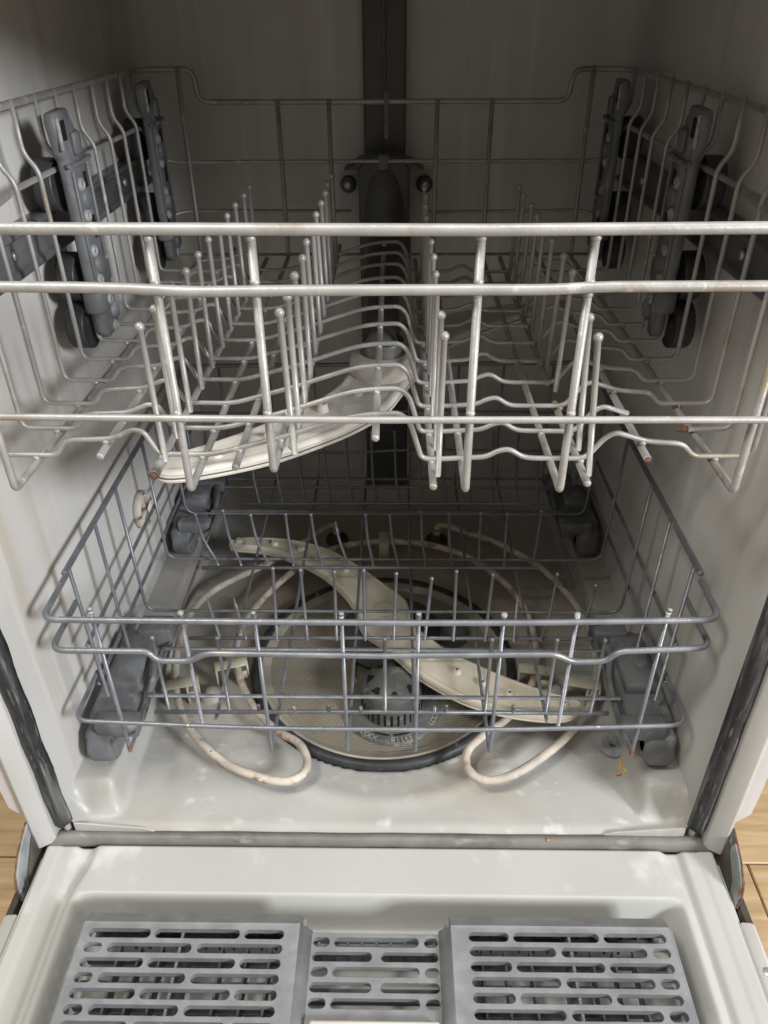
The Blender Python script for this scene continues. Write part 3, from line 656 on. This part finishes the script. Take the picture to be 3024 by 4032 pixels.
# tine combs
combs = {}
def comb(y, z, xa, xb): combs[y] = obj('comb_bar', tube([(xa, y - .002, z), ((xa + xb) / 2, y, z), (xb, y, z)], .0021, .02, 9, wob=.04), 'lower', LR)
comb(.0715, .0785, -.210, .214); comb(.1720, .0785, -.200, .220); comb(.2915, .0785, -.212, .182); comb(.4300, .0785, -.190, .216)
def ltine(x, y, z1, xt=None, bend=0.0, ball=.0022, tip=False, z0=.0775):
    xt = x if xt is None else xt
    p = [(x, y, z0), (x + (xt - x) * .15, y, z0 + .012), (xt - (xt - x) * .25, y + bend, z0 + .035), (xt, y + bend * 1.4, z1)] if (abs(xt - x) > .006 or bend) else [(x, y, z0), (xt, y, z1)]
    o = obj('tine', tube(p, .00165, .012, 8, ball=None if tip else ball), 'lower', LR)
    if tip: obj('bare_tip', tube([(xt, p[-1][1], z1 - .002), (xt - .0004, p[-1][1], z1 + .006)], .0009, 0, 6), 'lower', o)
    return o
for x in (-.1975, -.1405, .0355, .0995, .1560, .1975): ltine(x, .0715, .169)
ltine(-.0350 + .041, .0715, .169)
for x in (-.112, -.079, -.0465, -.0175, .052, .063, .126): 
    o = obj('tine_stub', tube([(x, .0712, .078), (x + random.uniform(-.001, .001), .0712, .078 + random.uniform(.007, .011))], .0019, 0, 7, wob=.15), 'lower', LR)
for x, zt, xt, tip in ((-.168, .128, -.174, 1), (-.141, .127, -.147, 1), (-.1085, .170, -.105, 0), (-.0765, .168, -.078, 0), (-.046, .166, -.045, 0), (-.016, .168, -.016, 0), (.0135, .164, .016, 0), (.046, .158, .051, 0), (.076, .167, .075, 0), (.109, .163, .111, 0), (.139, .128, .138, 1), (.167, .164, .174, 0), (.2, .150, .2135, 0)):
    ltine(x, .170, zt, xt, tip=bool(tip))
for x, zt, xt, tip in ((-.194, .146, -.213, 0), (-.167, .151, -.181, 0), (-.135, .145, -.150, 0), (-.105, .146, -.110, 0), (-.071, .146, -.081, 0), (-.041, .132, -.053, 1), (-.011, .146, -.019, 0), (.019, .146, .009, 0), (.051, .150, .0445, 0), (.082, .149, .076, 0), (.113, .149, .112, 0), (.143, .148, .142, 0), (.176, .152, .180, 0)):
    ltine(x, .2945, zt, xt, .004, tip=bool(tip))
for x in (-.166, -.135, -.104, -.071, -.042, -.010, .020, .051, .082, .115, .145, .176, .204): ltine(x, .4310, .180, x - .006, .004)
# wheel housings
def housing(s, y0, length):
    T = lambda a: s * a + .0008
    X2 = lambda a, b_: sorted((T(a), T(b_)))
    g = obj('wheel_housing', box_bm(*X2(.2755, .2325), y0 + .028, y0 + length - .012, .046, .0735, .003), 'bracket', LR)
    obj('housing_ramp', prism([(y0 + .060, .070), (y0 + .062, .083), (y0 + length - .03, .0835), (y0 + length - .012, .074), (y0 + length - .012, .066)], 'x', T(.268), T(.238), .0015, 1), 'bracket', g)
    obj('housing_block', box_bm(*X2(.2650, .2240), y0 + .012, y0 + .0310, .062, .0795, .003), 'bracket', g)
    obj('housing_top', box_bm(*X2(.2560, .2210), y0 + length - .030, y0 + length - .004, .064, .088, .003), 'bracket', g)
    obj('housing_arm', tube([(T(.2260), y0 + .030, .066), (T(.2240), y0 + .075, .079), (T(.2300), y0 + .100, .082)], .0032, .01, 8), 'bracket', g)
    obj('housing_nose', box_bm(*X2(.2765, .2480), y0 + .010, y0 + .040, .0295, .0675, .0065, 3), 'bracket', g)
    for yy in (y0 + .022, y0 + length - .035):
        w = fixn(obj('wheel', lathe([(0, -.0135), (.007, -.0135), (.0170, -.0120), (.0185, -.0105), (.0195, -.008), (.0195, .008), (.0180, .0110), (.006, .0110), (0, .0105)], (T(.2615), yy, .0478), 'x', 30), 'bracket', g))
housing(-1, .040, .160); housing(1, .040, .160); housing(-1, .368, .130); housing(1, .368, .130)

# ================================================================== cutlery basket on the door
BK = thing('cutlery_basket', 'slotted dark grey cutlery basket with a cream handle resting on the door', 'basket')
def stadium(x0, x1, y, h, n=7):
    r = min(h, (x1 - x0) / 2); P = []
    for k in range(n + 1): a = -math.pi / 2 + math.pi * k / n; P.append((x1 - r + r * math.cos(a), y + h * math.sin(a)))
    for k in range(n + 1): a = math.pi / 2 + math.pi * k / n; P.append((x0 + r + r * math.cos(a), y + h * math.sin(a)))
    return P
def lid(base_bm, slots, zlo, zhi, name):
    me = bpy.data.meshes.new("lid_tmp"); base_bm.to_mesh(me); base_bm.free(); a = bpy.data.objects.new("lid_tmp", me); COL.objects.link(a)
    cb = bmesh.new()
    for x0, x1, y in slots:
        P = stadium(x0, x1, y, .0037)
        A = [cb.verts.new((*p, zlo)) for p in P]; B = [cb.verts.new((*p, zhi)) for p in P]
        cb.faces.new(A[::-1]); cb.faces.new(B)
        for i in range(len(P)): j = (i + 1) % len(P); cb.faces.new((A[i], A[j], B[j], B[i]))
    bmesh.ops.recalc_face_normals(cb, faces=cb.faces[:])
    cm = bpy.data.meshes.new("cut_tmp"); cb.to_mesh(cm); cb.free(); c = bpy.data.objects.new("cut_tmp", cm); COL.objects.link(c)
    md = a.modifiers.new("b", 'BOOLEAN'); md.object = c; md.operation = 'DIFFERENCE'; md.solver = 'EXACT'
    res = bpy.data.meshes.new_from_object(a.evaluated_get(bpy.context.evaluated_depsgraph_get()))
    bpy.data.objects.remove(a); bpy.data.objects.remove(c); res.materials.clear()
    return auto_smooth(obj(name, res, 'basket', BK), 30)
ROWS = [-.1055 - .01115 * i for i in range(16)]
ODD = [(-.2270, -.1780), (-.1745, -.1070), (-.1037, -.0720)]; EVEN = [(-.2275, -.2135), (-.2093, -.1430), (-.1390, -.0720)]
YE = -.30
for s in (-1, 1):
    prof = [(-.0850, -.030), (-.0850, .0105), (-.0856, .0125), (-.0960, .0196), (-.0966, .0203), (-.0976, .0200), (YE, .0200), (YE, .0135), (-.0975, .0140), (-.0905, .0115), (-.0895, -.030)]
    bmx = prism([(y, z) for y, z in prof], 'x', *sorted((s * .0600, s * .2335)))
    sl = []
    for i, y in enumerate(ROWS):
        for x0, x1 in (ODD if i % 2 == 0 else EVEN): sl.append((x0, x1, y) if s < 0 else (-x1 + .0015, -x0 + .0015, y))
    lid(bmx, sl, .008, .026, 'lid')
    # inner and outer side walls
    V, F = [], []
    ya = lin(-.092, YE, 70)
    xo = .2335
    wall = bmesh.new()
    for j in range(20):                                   # lattice: slanted twisted bars with square gaps
        y = -.101 - j * .0105
        q = tube([(s * .2335, y, .0165), (s * .2395, y - .004, -.006), (s * .2440, y - .009, -.031)], .0016, .006, 6)
        vs = [wall.verts.new(v) for v in q[0]]
        for f in q[1]: wall.faces.new([vs[i] for i in f])
    for z, x in ((.0165, .2345), (.0035, .2385), (-.010, .2410), (-.024, .2435)):
        q = tube([(s * x, -.0975, z), (s * x, YE, z)], .0017, 0, 6)
        vs = [wall.verts.new(v) for v in q[0]]
        for f in q[1]: wall.faces.new([vs[i] for i in f])
    obj('side_lattice', wall, 'basket', BK)
    obj('inner_wall', prism([(s * .0598, .0200), (s * .0560, .0185), (s * .0505, .0120), (s * .0505, .0090), (s * .0600, .0135), (s * .0645, -.030), (s * .0665, -.030), (s * .0625, .0160), (s * .0625, .0199)], 'y', YE, -.0978), 'basket', BK)
    obj('corner_post', box_bm(*sorted((s * .0560, s * .0610)), -.1010, -.0875, -.030, .0125, .0015), 'basket', BK)
    for x in (.155,): obj('divider', box_bm(*sorted((s * x, s * (x - .0022))), YE, -.096, -.030, .0135), 'basket', BK, False)
    for x in (.213, .196, .178, .128, .107, .088): obj('base_rib', box_bm(*sorted((s * x, s * (x - .0018))), YE, -.096, -.034, -.018), 'basket_in', BK, False)
    for j in range(11): obj('base_bar', box_bm(*sorted((s * .066, s * .240)), -.104 - j * .018, -.1015 - j * .018, -.034, -.027), 'basket_in', BK, False)
    for j in range(14):
        x = .0715 + j * .0118; obj('back_rib', box_bm(*sorted((s * x, s * (x + .0018))), -.0930, -.0896, -.030, .006), 'basket_in', BK, False)
    for z in (.004, -.009, -.022): obj('back_bar', box_bm(*sorted((s * .068, s * .232)), -.0945, -.0922, z - .001, z + .001), 'basket_in', BK, False)
prof = [(-.0990, -.030), (-.0990, .0095), (-.1000, .0120), (YE, .0120), (YE, .0068), (-.1030, .0068), (-.1020, -.030)]
bmx = prism(prof, 'x', -.0512, .0512)
sl = []
for i, y in enumerate([-.1066 - .01125 * k for k in range(5)]):
    for x0, x1 in ([(-.0640, -.0360), (-.0328, .0347), (.0386, .064)] if i % 2 == 0 else [(-.064, -.0022), (.0046, .064)]): sl.append((x0, x1, y))
sl = [(max(a, -.0495), min(b_, .0500), y) for a, b_, y in sl]
lid(bmx, sl, .002, .018, 'centre_lid')
for j in range(9): obj('back_rib', box_bm(-.046 + j * .0115, -.0442 + j * .0115, -.1045, -.1020, -.030, .004), 'basket_in', BK, False)
for z in (.002, -.012): obj('back_bar', box_bm(-.05, .05, -.1055, -.1035, z - .001, z + .001), 'basket_in', BK, False)
obj('base_bar', box_bm(-.055, .055, -.131, -.124, -.034, -.026), 'basket_in', BK, False)
obj('handle', box_bm(-.0470, .0490, -.30, -.1655, .0126, .0200, .0030, 3), 'cream', BK)

# ================================================================== small loose things
ws = fixn(obj('rubber_washer', lathe([(.0028, .0), (.0028, .0035), (.0038, .0042), (.0110, .0042), (.0126, .0030), (.0130, .0)], (0, 0, 0), 'z', 30), 'washer'))
ws.location = (.2365, .0965, .0006); tag(ws, 'loose scaly grey rubber washer on the tub floor near the right wheel', 'washer')
nd = obj('food_shred', tube(crom([(.0055, .010, .0), (.001, .003, .0012), (-.001, -.004, .0006), (.0015, -.010, .001), (.003, -.013, 0)], 4, False), .0010, 0, 7), 'noodle'); nd.location = (.2405, .0770, .0010)
tag(nd, 'thin yellow food shred lying beside the rubber washer', 'food scrap')
cr = obj('food_crumb', lathe([(.0, .0024), (.0014, .0022), (.0023, .0012), (.0024, 0), (.0, -.0006)], (0, 0, 0), 'z', 10), 'crumb'); cr.location = (.2350, .0640, .0006); cr.scale = (1, .8, 1)
tag(cr, 'small round orange crumb on the tub floor below the yellow shred', 'food scrap')
c2 = cr.copy(); COL.objects.link(c2); c2.location = (.1545, -.0075, -.0010); c2.scale = (.55, .5, .5)
tag(c2, 'tiny orange crumb on the rubber lip between tub and door', 'food scrap')
